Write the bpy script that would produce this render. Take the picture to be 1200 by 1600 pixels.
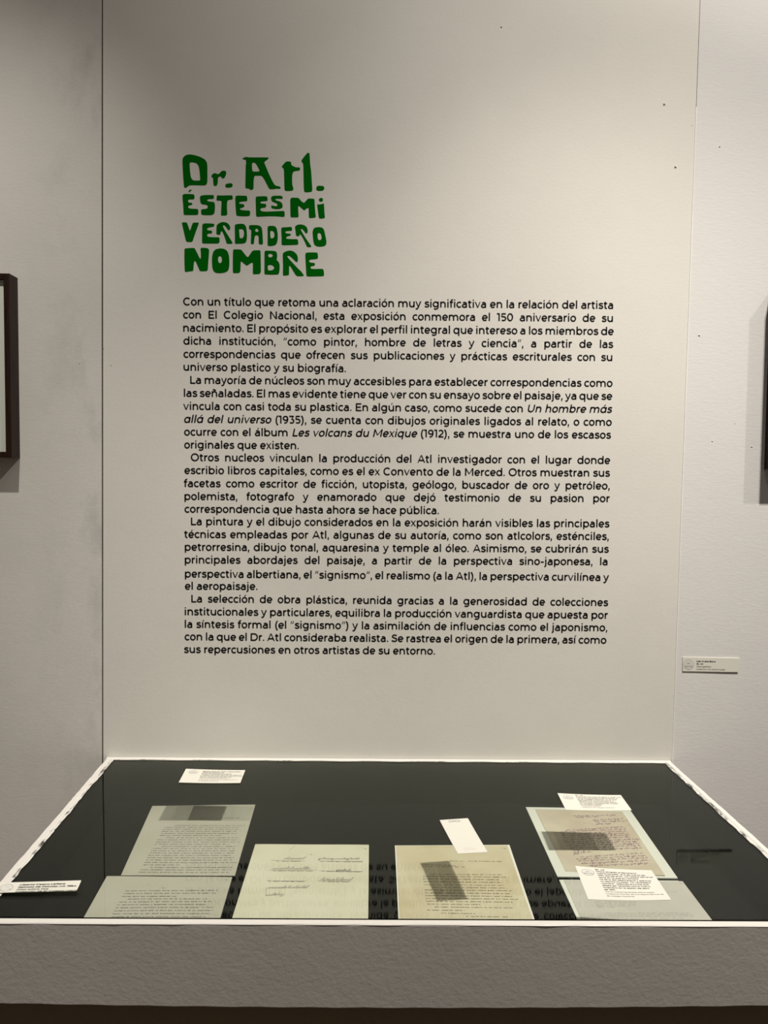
import bpy, math, random
from math import sin, cos, pi, radians, sqrt
from mathutils import Vector, Matrix
from mathutils.geometry import tessellate_polygon

for _o in list(bpy.data.objects):
    bpy.data.objects.remove(_o)
SC = bpy.context.scene
COL = SC.collection
rnd = random.Random(7)

# ------------------------------------------------------------------ camera
FPX, CX, CY = 1202.0, 600.0, 800.0
CAMZ = 1.50
PITCH, YAW, ROLL = .049, .010, .010
_f = Vector((sin(YAW) * cos(PITCH), cos(YAW) * cos(PITCH), -sin(PITCH)))
_r0 = Vector((cos(YAW), -sin(YAW), 0))
_u0 = _r0.cross(_f)
_r = _r0 * cos(ROLL) + _u0 * sin(ROLL)
_u = _u0 * cos(ROLL) - _r0 * sin(ROLL)
CAM0 = Vector((0, 0, CAMZ))
cd = bpy.data.cameras.new('camera')
cd.sensor_fit = 'HORIZONTAL'
cd.sensor_width = 36.0
cd.lens = 36.0 * FPX / 1200.0
cd.clip_start = .02
cam = bpy.data.objects.new('camera', cd)
COL.objects.link(cam)
m4 = Matrix.Identity(4)
for i in range(3):
    m4[i][0], m4[i][1], m4[i][2] = _r[i], _u[i], -_f[i]
    m4[i][3] = CAM0[i]
cam.matrix_world = m4
SC.camera = cam

# ------------------------------------------------------------------ world, lights, exposure
SC.view_settings.view_transform = 'Standard'
SC.view_settings.look = 'None'
SC.view_settings.gamma = 1.0
SC.view_settings.use_curve_mapping = False
SC.view_settings.exposure = 0.0
w = bpy.data.worlds.new('world')
SC.world = w
w.use_nodes = True
w.node_tree.nodes['Background'].inputs[0].default_value = (1.0, .93, .84, 1)
w.node_tree.nodes['Background'].inputs[1].default_value = .080


def spot(name, loc, target, energy, angle, blend, col, rad=.018):
    l = bpy.data.lights.new(name, 'SPOT')
    l.energy = energy
    l.spot_size = radians(angle)
    l.spot_blend = blend
    l.color = col
    l.shadow_soft_size = rad
    o = bpy.data.objects.new(name, l)
    COL.objects.link(o)
    o.location = loc
    o.rotation_euler = (Vector(target) - Vector(loc)).to_track_quat('-Z', 'Y').to_euler()
    return o


WARM = (1.0, .945, .865)
# a row of gallery spots on a ceiling track, about a metre out from the wall, plus an added centre fill
spot('track_spot_right', (1.08, .54, 3.50), (.895, 1.5916, 2.595), 112, 114.6, 1.0, WARM)
spot('track_spot_case', (1.00, .58, 3.50), (.236, 1.25, .90), 228, 54.8, 1.0, WARM)
spot('track_spot_left', (-.63, .54, 3.50), (-1.271, 1.5916, .361), 145, 59.0, 1.0, WARM)
spot('centre_fill_spot', (.35, .54, 3.50), (.06, 1.5916, 1.12), 37, 46, 1.0, WARM)  # fill spot added to brighten the middle of the wall
spot('track_spot_far', (1.95, .54, 3.50), (1.239, 1.5916, .993), 100, 57.2, 1.0, WARM)

# ------------------------------------------------------------------ pixel -> place helpers
D = 1.5916            # the wall plane
ZG = .900             # top of the glass
ZF = .810             # lining of the case


def ray(x, y):
    return _f + _r * ((x - CX) / FPX) - _u * ((y - CY) / FPX)


def on_y(x, y, Y=D):
    d = ray(x, y)
    return CAM0 + d * (Y / d[1])


def on_z(x, y, z):
    d = ray(x, y)
    return CAM0 + d * ((z - CAMZ) / d[2])


# ------------------------------------------------------------------ materials
def mat(name, col, rough=.6, spec=.3):
    m = bpy.data.materials.new(name)
    m.use_nodes = True
    b = m.node_tree.nodes['Principled BSDF']
    b.inputs['Base Color'].default_value = (*col, 1)
    b.inputs['Roughness'].default_value = rough
    b.inputs['Specular IOR Level'].default_value = spec
    return m


def N(m, t):
    return m.node_tree.nodes.new(t)


def L(m, a, b):
    m.node_tree.links.new(a, b)


def noise(m, scale, detail=4, rough=.5, stretch=None):
    tc = N(m, 'ShaderNodeTexCoord')
    n = N(m, 'ShaderNodeTexNoise')
    n.inputs['Scale'].default_value = scale
    n.inputs['Detail'].default_value = detail
    n.inputs['Roughness'].default_value = rough
    if stretch:
        mp = N(m, 'ShaderNodeMapping')
        mp.inputs['Scale'].default_value = stretch
        L(m, tc.outputs['Object'], mp.inputs[0])
        L(m, mp.outputs[0], n.inputs['Vector'])
    else:
        L(m, tc.outputs['Object'], n.inputs['Vector'])
    return n


def ramp(m, src, stops):
    r = N(m, 'ShaderNodeValToRGB')
    e = r.color_ramp.elements
    while len(e) < len(stops):
        e.new(.5)
    for k, (p, c) in enumerate(stops):
        e[k].position = p
        e[k].color = (*c, 1)
    L(m, src, r.inputs[0])
    return r


def bump(m, src, strength, dist=.001):
    b = N(m, 'ShaderNodeBump')
    b.inputs['Strength'].default_value = strength
    b.inputs['Distance'].default_value = dist
    L(m, src, b.inputs['Height'])
    L(m, b.outputs[0], m.node_tree.nodes['Principled BSDF'].inputs['Normal'])
    return b


def wall_mat(name, col, stretch, strength, dirt=.93):
    m = mat(name, col, .75, .2)
    n1 = noise(m, 160, 6, .6, stretch)
    n2 = noise(m, 26, 3, .5)
    mx = N(m, 'ShaderNodeMath')
    mx.operation = 'ADD'
    L(m, n1.outputs[0], mx.inputs[0])
    L(m, n2.outputs[0], mx.inputs[1])
    bump(m, mx.outputs[0], strength, .0012)
    n3 = noise(m, 1.7, 6, .62)
    r = ramp(m, n3.outputs[0], [(.30, [c * dirt for c in col]), (.58, col)])
    L(m, r.outputs[0], m.node_tree.nodes['Principled BSDF'].inputs['Base Color'])
    return m


M_WALL_C = wall_mat('painted_wall_white', (.76, .733, .677), (1, 1, 1.5), .15)
M_WALL_R = wall_mat('painted_wall_rolled', (.755, .735, .715), (.55, 1, 1.6), .24, .96)
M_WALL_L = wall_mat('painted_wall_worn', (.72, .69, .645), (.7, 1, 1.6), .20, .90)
# grey handling marks on the left panel, along its joint
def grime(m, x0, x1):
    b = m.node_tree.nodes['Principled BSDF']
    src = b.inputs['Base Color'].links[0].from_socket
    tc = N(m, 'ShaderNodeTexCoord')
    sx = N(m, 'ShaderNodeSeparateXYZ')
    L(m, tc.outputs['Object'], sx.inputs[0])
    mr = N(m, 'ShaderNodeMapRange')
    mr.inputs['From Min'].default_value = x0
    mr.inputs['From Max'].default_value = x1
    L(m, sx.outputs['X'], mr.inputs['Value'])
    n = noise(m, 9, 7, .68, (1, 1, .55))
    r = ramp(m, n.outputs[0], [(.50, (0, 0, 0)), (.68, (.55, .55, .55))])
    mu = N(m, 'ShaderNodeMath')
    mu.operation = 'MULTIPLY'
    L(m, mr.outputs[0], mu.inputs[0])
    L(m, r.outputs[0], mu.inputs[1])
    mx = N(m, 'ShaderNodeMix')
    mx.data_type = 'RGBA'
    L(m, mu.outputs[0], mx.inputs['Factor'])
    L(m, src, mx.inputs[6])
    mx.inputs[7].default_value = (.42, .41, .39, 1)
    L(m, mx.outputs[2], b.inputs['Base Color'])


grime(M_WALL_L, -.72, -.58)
M_BOARD = wall_mat('painted_board', (.70, .665, .625), (1, 1, 1.25), .30, .95)
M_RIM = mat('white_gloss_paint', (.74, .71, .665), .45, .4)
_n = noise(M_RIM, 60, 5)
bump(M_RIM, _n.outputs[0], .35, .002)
M_CAULK = mat('caulk', (.86, .84, .80), .5, .3)
M_GAP = mat('dark_gap', (.03, .027, .022), .9, .1)
M_HOLE = mat('hole_dark', (.13, .115, .095), .9, .1)
M_LITRIM = mat('lit_plaster', (.88, .86, .82), .8, .1)
M_FELT = mat('black_lining', (.0045, .0045, .004), .95, .02)
_n = noise(M_FELT, 900, 2)
bump(M_FELT, _n.outputs[0], .3, .0004)
M_PLINTH = mat('dark_brown_plinth', (.27, .22, .15), .7, .2)
M_GREEN = mat('green_vinyl', (.0, .128, .003), .7, .03)
M_INKV = mat('black_vinyl', (.009, .0085, .0095), .6, .15)
M_INK = mat('typewriter_ink', (.03, .028, .03), .9, .0)
M_INKG = mat('faded_grey_ink', (.20, .215, .205), .9, .0)
M_INKB = mat('pen_ink', (.07, .07, .095), .8, .0)
M_INKP = mat('purple_pen_ink', (.19, .055, .15), .8, .0)
M_INKL = mat('label_ink', (.025, .024, .022), .8, .0)
M_INKLG = mat('label_ink_grey', (.26, .25, .23), .8, .0)
M_LABEL = mat('cream_card', (.735, .715, .635), .7, .2)
M_EMB = mat('emblem_grey', (.46, .45, .42), .8, .1)
M_EMBL = mat('emblem_pale', (.68, .665, .61), .8, .1)


def paper_mat(name, col, edge, sc=9, lo=.35, hi=.62):
    m = mat(name, col, .8, .12)
    n = noise(m, sc, 6, .6)
    r = ramp(m, n.outputs[0], [(lo, edge), (hi, col)])
    L(m, r.outputs[0], m.node_tree.nodes['Principled BSDF'].inputs['Base Color'])
    n2 = noise(m, 60, 4)
    bump(m, n2.outputs[0], .15, .0008)
    return m


M_PAPER_A = paper_mat('grey_white_paper', (.455, .45, .378), (.42, .412, .335))
M_PAPER_B = paper_mat('pale_yellow_paper', (.64, .635, .505), (.58, .565, .43))
M_PAPER_C = paper_mat('tan_aged_paper', (.61, .57, .415), (.52, .455, .295), 7)
M_PAPER_D = paper_mat('brown_letter_paper', (.58, .535, .42), (.47, .405, .31), 8)
M_PAPER_E = paper_mat('dull_grey_paper', (.54, .525, .47), (.48, .47, .42))
M_MOUNT = mat('white_mount_board', (.70, .72, .65), .7, .2)
M_BACKW = mat('white_backing_sheet', (.78, .77, .70), .7, .2)

# wood of the frames
M_WOOD = mat('dark_walnut', (.045, .02, .012), .5, .22)
_n = noise(M_WOOD, 22, 6, .6, (9, 9, .7))
_rp = ramp(M_WOOD, _n.outputs[0], [(.3, (.009, .003, .0018)), (.6, (.026, .010, .005)), (.8, (.048, .024, .011))])
L(M_WOOD, _rp.outputs[0], M_WOOD.node_tree.nodes['Principled BSDF'].inputs['Base Color'])
M_MAT = mat('mat_board_white', (.87, .87, .80), .8, .1)
# floor planks
M_FLOOR = mat('wood_floor', (.20, .12, .065), .4, .4)
_n = noise(M_FLOOR, 6, 6, .6, (1, 9, 1))
_br = N(M_FLOOR, 'ShaderNodeTexBrick')
_tc = N(M_FLOOR, 'ShaderNodeTexCoord')
L(M_FLOOR, _tc.outputs['Object'], _br.inputs['Vector'])
_br.inputs['Scale'].default_value = 1.0
_br.inputs['Brick Width'].default_value = 1.2
_br.inputs['Row Height'].default_value = .12
_br.inputs['Mortar Size'].default_value = .002
_br.inputs['Color1'].default_value = (.20, .115, .06, 1)
_br.inputs['Color2'].default_value = (.26, .155, .085, 1)
_br.inputs['Mortar'].default_value = (.05, .03, .02, 1)
L(M_FLOOR, _br.outputs['Color'], M_FLOOR.node_tree.nodes['Principled BSDF'].inputs['Base Color'])
# scuffed sealant strip: white paint smears over a dark joint
M_SEAL = mat('smeared_sealant', (.6, .6, .58), .5, .4)
_n = noise(M_SEAL, 95, 6, .65, (1, .35, 1))
_rp = ramp(M_SEAL, _n.outputs[0], [(.36, (.07, .07, .06)), (.42, (.34, .34, .32)), (.49, (.70, .68, .63))])
L(M_SEAL, _rp.outputs[0], M_SEAL.node_tree.nodes['Principled BSDF'].inputs['Base Color'])


def glass_mat(name, k, tint):
    m = bpy.data.materials.new(name)
    m.use_nodes = True
    nt = m.node_tree
    nt.nodes.clear()
    out = nt.nodes.new('ShaderNodeOutputMaterial')
    ge = nt.nodes.new('ShaderNodeNewGeometry')
    dot = nt.nodes.new('ShaderNodeVectorMath')
    dot.operation = 'DOT_PRODUCT'
    nt.links.new(ge.outputs['Incoming'], dot.inputs[0])
    nt.links.new(ge.outputs['Normal'], dot.inputs[1])

    def mth(op, a, b=None):
        n = nt.nodes.new('ShaderNodeMath')
        n.operation = op
        for i, v in enumerate((a, b)):
            if v is None:
                continue
            if isinstance(v, (int, float)):
                n.inputs[i].default_value = v
            else:
                nt.links.new(v, n.inputs[i])
        return n.outputs[0]
    c = mth('ABSOLUTE', dot.outputs['Value'])
    p = mth('POWER', mth('SUBTRACT', 1.0, c), 5.0)
    fr = mth('MULTIPLY', mth('ADD', mth('MULTIPLY', p, .96), .04), k)
    tr = nt.nodes.new('ShaderNodeBsdfTransparent')
    tr.inputs[0].default_value = (*tint, 1)
    gl = nt.nodes.new('ShaderNodeBsdfGlossy')
    gl.inputs['Roughness'].default_value = .0
    gl.inputs['Color'].default_value = (.95, 1, .93, 1)
    mx = nt.nodes.new('ShaderNodeMixShader')
    nt.links.new(fr, mx.inputs[0])
    nt.links.new(tr.outputs[0], mx.inputs[1])
    nt.links.new(gl.outputs[0], mx.inputs[2])
    nt.links.new(mx.outputs[0], out.inputs[0])
    return m


M_GLASS = glass_mat('sheet_glass', .49, (.962, .968, .952))
M_GLAZE = glass_mat('picture_glazing', .5, (.97, .98, .97))


# ------------------------------------------------------------------ mesh helpers
class MB:
    def __init__(s):
        s.v = []
        s.f = []

    def quad(s, a, b, c, d):
        n = len(s.v)
        s.v += [Vector(p) for p in (a, b, c, d)]
        s.f.append((n, n + 1, n + 2, n + 3))

    def prism(s, base, top):
        """closed prism between two outlines of the same length"""
        n = len(s.v)
        k = len(base)
        s.v += [Vector(p) for p in base] + [Vector(p) for p in top]
        s.f.append(tuple(range(n + k - 1, n - 1, -1)))
        s.f.append(tuple(range(n + k, n + 2 * k)))
        for i in range(k):
            j = (i + 1) % k
            s.f.append((n + i, n + j, n + k + j, n + k + i))

    def box(s, lo, hi):
        x0, y0, z0 = lo
        x1, y1, z1 = hi
        s.prism([(x0, y0, z0), (x1, y0, z0), (x1, y1, z0), (x0, y1, z0)],
                [(x0, y0, z1), (x1, y0, z1), (x1, y1, z1), (x0, y1, z1)])


def wpos(o):
    p = Vector((0, 0, 0))
    while o is not None:
        p += o.location
        o = o.parent
    return p


def obj(name, mb, m, parent=None, origin=None, recalc=True, bevel=0.0):
    import bmesh
    o_w = Vector(origin) if origin is not None else (wpos(parent) if parent else Vector((0, 0, 0)))
    me = bpy.data.meshes.new(name)
    me.from_pydata([tuple(v - o_w) for v in mb.v], [], mb.f)
    if recalc:
        bm = bmesh.new()
        bm.from_mesh(me)
        bmesh.ops.recalc_face_normals(bm, faces=bm.faces)
        bm.to_mesh(me)
        bm.free()
    me.materials.append(m)
    o = bpy.data.objects.new(name, me)
    COL.objects.link(o)
    if parent:
        o.parent = parent
        o.location = o_w - wpos(parent)
    else:
        o.location = o_w
    if bevel:
        b = o.modifiers.new('bevel', 'BEVEL')
        b.width = bevel
        b.segments = 2
        b.limit_method = 'ANGLE'
    return o


def tag(o, label, cat, group=None):
    o['label'] = label
    o['category'] = cat
    if group:
        o['group'] = group
    return o


def thing(name, loc, label, cat, group=None):
    o = bpy.data.objects.new(name, None)
    COL.objects.link(o)
    o.location = loc
    o.empty_display_size = .05
    return tag(o, label, cat, group)


def struct(name, mb, m, origin=None):
    o = obj(name, mb, m, None, origin)
    o['kind'] = 'structure'
    return o


# ------------------------------------------------------------------ the room
def at_edge(p0, p1, z):
    t = (z - p0[2]) / (p1[2] - p0[2])
    return p0[0] + (p1[0] - p0[0]) * t


SL0, SL1 = on_y(159.6, 0), on_y(160.2, 1185)
SR0, SR1 = on_y(1094, 0), on_y(1050.5, 1185)
ZT = 3.9
TH = .03


def wall_panel(x0b, x0t, x1b, x1t):
    mb = MB()
    mb.prism([(x0b, D, 0), (x1b, D, 0), (x1b, D + TH, 0), (x0b, D + TH, 0)],
             [(x0t, D, ZT), (x1t, D, ZT), (x1t, D + TH, ZT), (x0t, D + TH, ZT)])
    return mb


g = .0016
lb, lt = at_edge(SL0, SL1, 0), at_edge(SL0, SL1, ZT)
rb, rt = at_edge(SR0, SR1, 0), at_edge(SR0, SR1, ZT)
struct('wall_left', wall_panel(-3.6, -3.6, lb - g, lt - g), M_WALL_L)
struct('wall_back', wall_panel(lb + g, lt + g, rb - .0006, rt - .0006), M_WALL_C)
struct('wall_right', wall_panel(rb + .0006, rt + .0006, 3.8, 3.8), M_WALL_R)
mb = MB()
mb.box((-3.6, D + TH, 0), (3.8, D + TH + .03, ZT))
struct('trim_1', mb, M_GAP)                    # added dark backing that keeps world light out of the panel joints
mb = MB()
mb.box((-3.6, -4.0, -.05), (3.8, D + TH + .03, 0))
struct('floor', mb, M_FLOOR)
# caulked joint on the right: a thin raised bead that fades out near the top
mb = MB()
zs = [i * .05 for i in range(0, 46)]
prev = None
for z in zs:
    x = at_edge(SR0, SR1, z)
    wv = .0011 + .0003 * sin(z * 23) + .0002 * sin(z * 57)
    ring = [(x - wv, D, z), (x - wv * .5, D - .0008, z), (x + wv * .5, D - .0008, z), (x + wv, D, z)]
    if prev:
        for i in range(3):
            mb.quad(prev[i], prev[i + 1], ring[i + 1], ring[i])
    prev = ring
struct('trim_2', mb, M_CAULK)


# small nail holes, some with a raised plaster rim coloured pale as if lit
def hole(px, py, r, parent, lit=True):
    c = on_y(px, py)
    mb = MB()
    pts = []
    for i in range(9):
        a = 2 * pi * i / 9
        q = r * (.75 + .5 * rnd.random())
        pts.append((c[0] + q * cos(a), D - .00015, c[2] + .8 * q * sin(a)))
    n = len(mb.v)
    mb.v += [Vector(p) for p in pts]
    mb.f.append(tuple(range(n, n + 9)))
    h = obj('nail_hole', mb, M_HOLE, parent, origin=c)
    if lit:
        mb = MB()
        prev = None
        for i in range(8):
            a = -.3 + 2.4 * i / 7
            ra, rb_ = r * 1.0, r * (1.7 + .3 * rnd.random())
            ring = [(c[0] + ra * cos(a), D, c[2] + ra * sin(a)),
                    (c[0] + (ra + rb_) / 2 * cos(a), D - .0008, c[2] + (ra + rb_) / 2 * sin(a)),
                    (c[0] + rb_ * cos(a), D, c[2] + rb_ * sin(a))]
            if prev:
                mb.quad(prev[0], prev[1], ring[1], ring[0])
                mb.quad(prev[1], prev[2], ring[2], ring[1])
            prev = ring
        obj('lit_plaster_rim', mb, M_LITRIM, h, origin=c)


W_L, W_C, W_R = (bpy.data.objects[n] for n in ('wall_left', 'wall_back', 'wall_right'))
for px, py, r, wl, lit in ((1037.5, 164, .0022, W_C, True), (1055, 262, .0020, W_C, True),
                           (783, 43, .0013, W_C, True), (1081, 196, .0009, W_C, False),
                           (1124, 230, .0011, W_R, True), (1092, 525, .0016, W_R, True),
                           (1112.5, 690, .0011, W_R, True), (1148, 662, .0009, W_R, False),
                           (1174, 699, .0014, W_R, True), (124, 568, .0011, W_L, False),
                           (173.5, 571, .0011, W_C, False), (161.8, 545, .0010, W_C, False),
                           (486, 759, .0016, W_C, False), (672, 966, .0011, W_C, False)):
    hole(px, py, r, wl, lit)


# ------------------------------------------------------------------ lettering: a monoline geometric stroke face
def arc(cx, cy, rx, ry, a0, a1, n=14):
    return [(cx + rx * cos(radians(a0 + (a1 - a0) * i / n)), cy + ry * sin(radians(a0 + (a1 - a0) * i / n)))
            for i in range(n + 1)]


def spline(pts, n=4):
    out = []
    P = [pts[0]] + list(pts) + [pts[-1]]
    for i in range(1, len(P) - 2):
        p0, p1, p2, p3 = P[i - 1], P[i], P[i + 1], P[i + 2]
        for k in range(n):
            t = k / n
            out.append(tuple(.5 * (2 * p1[j] + (p2[j] - p0[j]) * t + (2 * p0[j] - 5 * p1[j] + 4 * p2[j] - p3[j]) * t * t
                                   + (3 * p1[j] - p0[j] - 3 * p2[j] + p3[j]) * t ** 3) for j in (0, 1)))
    out.append(pts[-1])
    return out


def ln(*p):
    return ('l', list(p))


def pg(*p):
    return ('p', list(p))


def path(*segs):
    o = []
    for s in segs:
        o += list(s)
    return ('l', o)


def dotg(cx, cy, r=64):
    return pg(*arc(cx, cy, r, r, 0, 324, 9))


GL = {}
GL['o'] = (604, [('c', arc(302, 265, 215, 226, 0, 345, 23))])
GL['c'] = (516, [path(arc(302, 265, 215, 226, 44, 316, 18))])
GL['e'] = (590, [path([(87, 258), (498, 258)]), path(arc(302, 265, 212, 226, -2, 316, 20))])
GL['d'] = (672, [('c', arc(317, 265, 226, 226, 0, 345, 23)), ln((543, 0), (543, 742))])
GL['b'] = (672, [('c', arc(355, 265, 226, 226, 0, 345, 23)), ln((129, 0), (129, 742))])
GL['p'] = (672, [('c', arc(355, 265, 226, 226, 0, 345, 23)), ln((129, -194), (129, 530))])
GL['q'] = (672, [('c', arc(317, 265, 226, 226, 0, 345, 23)), ln((543, -194), (543, 530))])
GL['g'] = (680, [('c', arc(317, 278, 226, 213, 0, 345, 23)), path([(543, 530)], arc(322, 10, 221, 160, 0, -138, 12))])
GL['a'] = (584, [path(arc(285, 310, 174, 171, 138, 0, 10), [(459, 0)]),
                 path([(459, 303)], arc(255, 172, 166, 131, 90, 270, 12), arc(262, 172, 197, 131, 278, 352, 6))])
GL['n'] = (660, [ln((129, 0), (129, 530)), path(arc(330, 290, 201, 194, 180, 0, 14), [(531, 0)])])
GL['h'] = (660, [ln((129, 0), (129, 742)), path(arc(330, 290, 201, 194, 180, 0, 14), [(531, 0)])])
GL['m'] = (1034, [ln((129, 0), (129, 530)), path(arc(322, 295, 193, 189, 180, 0, 12), [(515, 0)]),
                  path(arc(708, 295, 193, 189, 180, 0, 12), [(901, 0)])])
GL['u'] = (654, [path([(123, 530)], arc(324, 240, 201, 194, 180, 360, 14)), ln((525, 0), (525, 530))])
GL['r'] = (396, [ln((129, 0), (129, 530)), path(arc(345, 285, 216, 198, 180, 92, 9), [(372, 483)])])
GL['i'] = (274, [ln((137, 0), (137, 530)), dotg(137, 690)])
GL['ı'] = (274, [ln((137, 0), (137, 530))])
GL['l'] = (274, [ln((137, 0), (137, 742))])
GL['j'] = (280, [path([(140, 530)], arc(32, -40, 108, 106, 0, -105, 9)), dotg(140, 690)])
GL['t'] = (398, [path([(162, 646)], arc(278, 158, 116, 118, 180, 295, 9)), ln((28, 487), (352, 487))])
GL['f'] = (362, [path([(160, 0)], arc(282, 585, 122, 113, 180, 62, 9)), ln((26, 487), (345, 487))])
_S = spline([(432, 428), (360, 470), (262, 484), (158, 464), (110, 396), (152, 322), (262, 280), (378, 244), (428, 158),
             (382, 70), (265, 43), (148, 62), (66, 116)], 3)
GL['s'] = (500, [('l', _S)])
GL['v'] = (554, [pg((8, 530), (110, 530), (279, 120), (450, 530), (546, 530), (326, 0), (228, 0))])
GL['y'] = (554, [pg((8, 530), (110, 530), (300, 85), (250, -15)),
                 path([(497, 535), (268, -8)], spline([(235, -80), (185, -132), (120, -150), (40, -112)], 3))])
GL['x'] = (540, [pg((18, 530), (130, 530), (522, 0), (410, 0)), pg((405, 530), (515, 530), (130, 0), (18, 0))])
GL['z'] = (500, [ln((45, 487), (440, 487)), ln((45, 43), (460, 43)), pg((320, 487), (440, 487), (175, 43), (55, 43))])
GL['k'] = (600, [ln((129, 0), (129, 742)), pg((430, 530), (550, 530), (180, 190), (120, 220)),
                 pg((250, 330), (325, 385), (590, 0), (475, 0))])
GL['w'] = (880, [pg((10, 530), (106, 530), (240, 110), (395, 530), (485, 530), (640, 110), (778, 530), (870, 530), (690, 0),
                    (590, 0), (440, 405), (285, 0), (186, 0))])
GL['ñ'] = (660, GL['n'][1] + [('l', spline([(205, 628), (250, 668), (310, 655), (350, 632), (410, 622), (455, 662)], 3))])
for ch, base, cx in (('á', 'a', 285), ('é', 'e', 302), ('ó', 'o', 302), ('ú', 'u', 320), ('í', 'ı', 137)):
    GL[ch] = (GL[base][0], GL[base][1] + [pg((cx - 40, 605), (cx + 45, 605), (cx + 160, 745), (cx + 45, 745))])
GL['C'] = (728, [path(arc(396, 350, 306, 311, 45, 315, 20))])
GL['D'] = (806, [ln((139, 0), (139, 700)), path([(139, 651), (396, 651)], arc(400, 350, 316, 301, 88, -88, 16), [(396, 49), (139, 49)])])
GL['E'] = (652, [ln((139, 0), (139, 700)), ln((139, 655), (600, 655)), ln((139, 357), (555, 357)), ln((139, 45), (610, 45))])
GL['F'] = (620, [ln((139, 0), (139, 700)), ln((139, 655), (590, 655)), ln((139, 330), (545, 330))])
GL['L'] = (576, [ln((139, 0), (139, 700)), ln((139, 45), (562, 45))])
GL['N'] = (808, [ln((139, 0), (139, 700)), ln((669, 0), (669, 700)), pg((90, 700), (192, 700), (718, 0), (615, 0))])
GL['M'] = (950, [ln((139, 0), (139, 700)), ln((811, 0), (811, 700)), pg((90, 700), (190, 700), (500, 195), (450, 125)),
                 pg((860, 700), (760, 700), (450, 195), (500, 125))])
GL['O'] = (846, [('c', arc(423, 350, 327, 311, 0, 348, 29))])
GL['G'] = (786, [path(arc(396, 350, 306, 311, 45, 325, 20)), ln((660, 60), (660, 340))])
GL['A'] = (756, [pg((12, 0), (118, 0), (382, 596), (640, 0), (746, 0), (430, 700), (328, 700)), ln((180, 205), (580, 205))])
GL['U'] = (776, [path([(133, 700)], arc(388, 304, 255, 255, 180, 360, 16), [(643, 700)])])
GL['S'] = (628, [('l', [(x * 1.26, y * 1.36 - 8) for x, y in _S])])
GL['P'] = (716, [ln((139, 0), (139, 700)), path([(139, 653), (390, 653)], arc(395, 447, 215, 206, 88, -88, 12), [(390, 241), (139, 241)])])
GL['R'] = (722, GL['P'][1] + [pg((400, 250), (510, 260), (668, 0), (550, 0))])
GL['B'] = (740, [ln((139, 0), (139, 700)), path([(139, 655), (400, 655)], arc(405, 512, 185, 143, 88, -88, 10), [(139, 365)]),
                 path([(400, 365)], arc(425, 205, 205, 160, 90, -90, 10), [(139, 45)])])
GL['I'] = (278, [ln((139, 0), (139, 700))])
GL['J'] = (560, [path([(420, 700)], arc(265, 215, 155, 172, 0, -140, 12)), ln((150, 655), (420, 655))])
GL['H'] = (810, [ln((139, 0), (139, 700)), ln((671, 0), (671, 700)), ln((139, 355), (671, 355))])
GL['V'] = (726, [pg((5, 700), (115, 700), (368, 125), (620, 700), (722, 700), (415, 0), (312, 0))])
GL['T'] = (596, [ln((20, 655), (576, 655)), ln((298, 0), (298, 655))])
GL['Á'] = (756, GL['A'][1] + [pg((345, 760), (430, 760), (545, 890), (430, 890))])
GL['Ó'] = (846, GL['O'][1] + [pg((390, 760), (475, 760), (590, 890), (475, 890))])
GL['Z'] = (640, [ln((50, 655), (590, 655)), ln((40, 45), (600, 45)), pg((460, 655), (590, 655), (175, 45), (45, 45))])
GL['0'] = (654, [('c', arc(327, 350, 225, 311, 0, 345, 23))])
GL['1'] = (370, [ln((228, 0), (228, 700)), ln((15, 657), (228, 657))])
GL['2'] = (570, [path(arc(275, 468, 190, 188, 150, -30, 12), [(70, 55)]), ln((55, 43), (530, 43))])
GL['3'] = (568, [ln((50, 657), (470, 657)), pg((395, 680), (490, 650), (320, 410), (225, 410)),
                 path([(250, 388)], arc(270, 216, 205, 172, 85, -140, 14))])
GL['5'] = (574, [ln((120, 657), (490, 657)), pg((90, 700), (185, 700), (165, 380), (65, 380)),
                 path([(100, 395), (260, 395)], arc(280, 220, 205, 175, 80, -140, 14))])
GL['4'] = (660, [ln((40, 195), (620, 195)), ln((470, 0), (470, 430)), pg((330, 700), (440, 700), (140, 195), (30, 195))])
GL['6'] = (614, [('c', arc(315, 225, 205, 180, 0, 340, 17)), path(arc(365, 350, 255, 305, 75, 200, 10))])
GL['7'] = (596, [ln((40, 655), (540, 655)), pg((450, 655), (560, 655), (275, 0), (165, 0))])
GL['8'] = (636, [('c', arc(318, 520, 185, 140, 0, 340, 17)), ('c', arc(318, 205, 215, 160, 0, 340, 17))])
GL['9'] = (614, [('c', arc(300, 470, 205, 180, 0, 340, 17)), path(arc(250, 345, 255, 305, 20, -105, 10))])
GL['.'] = (230, [dotg(115, 60, 66)])
GL[','] = (230, [dotg(115, 60, 66), pg((60, 60), (183, 60), (132, -150), (54, -150))])
GL[':'] = (230, [dotg(115, 60, 66), dotg(115, 450, 66)])
GL['-'] = (400, [ln((55, 262), (345, 262))])
GL['/'] = (420, [pg((10, -100), (95, -100), (410, 760), (325, 760))])
GL['('] = (350, [path(arc(470, 274, 330, 520, 122, 238, 10))])
GL[')'] = (350, [path(arc(-120, 274, 330, 520, 58, -58, 10))])
GL['“'] = (410, [pg((50, 470), (140, 470), (200, 705), (130, 705)), pg((215, 470), (305, 470), (365, 705), (295, 705))])
GL['”'] = (410, [pg((120, 705), (210, 705), (135, 470), (65, 470)), pg((285, 705), (375, 705), (300, 470), (230, 470))])
# single-storey a of the sloped face
GL['ɑ'] = (660, [('c', arc(317, 265, 226, 226, 0, 345, 23)), ln((543, 0), (543, 530))])
GL['ɑ́'] = (660, GL['ɑ'][1] + [pg((280, 605), (365, 605), (480, 745), (365, 745))])
SPACE = 262


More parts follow.
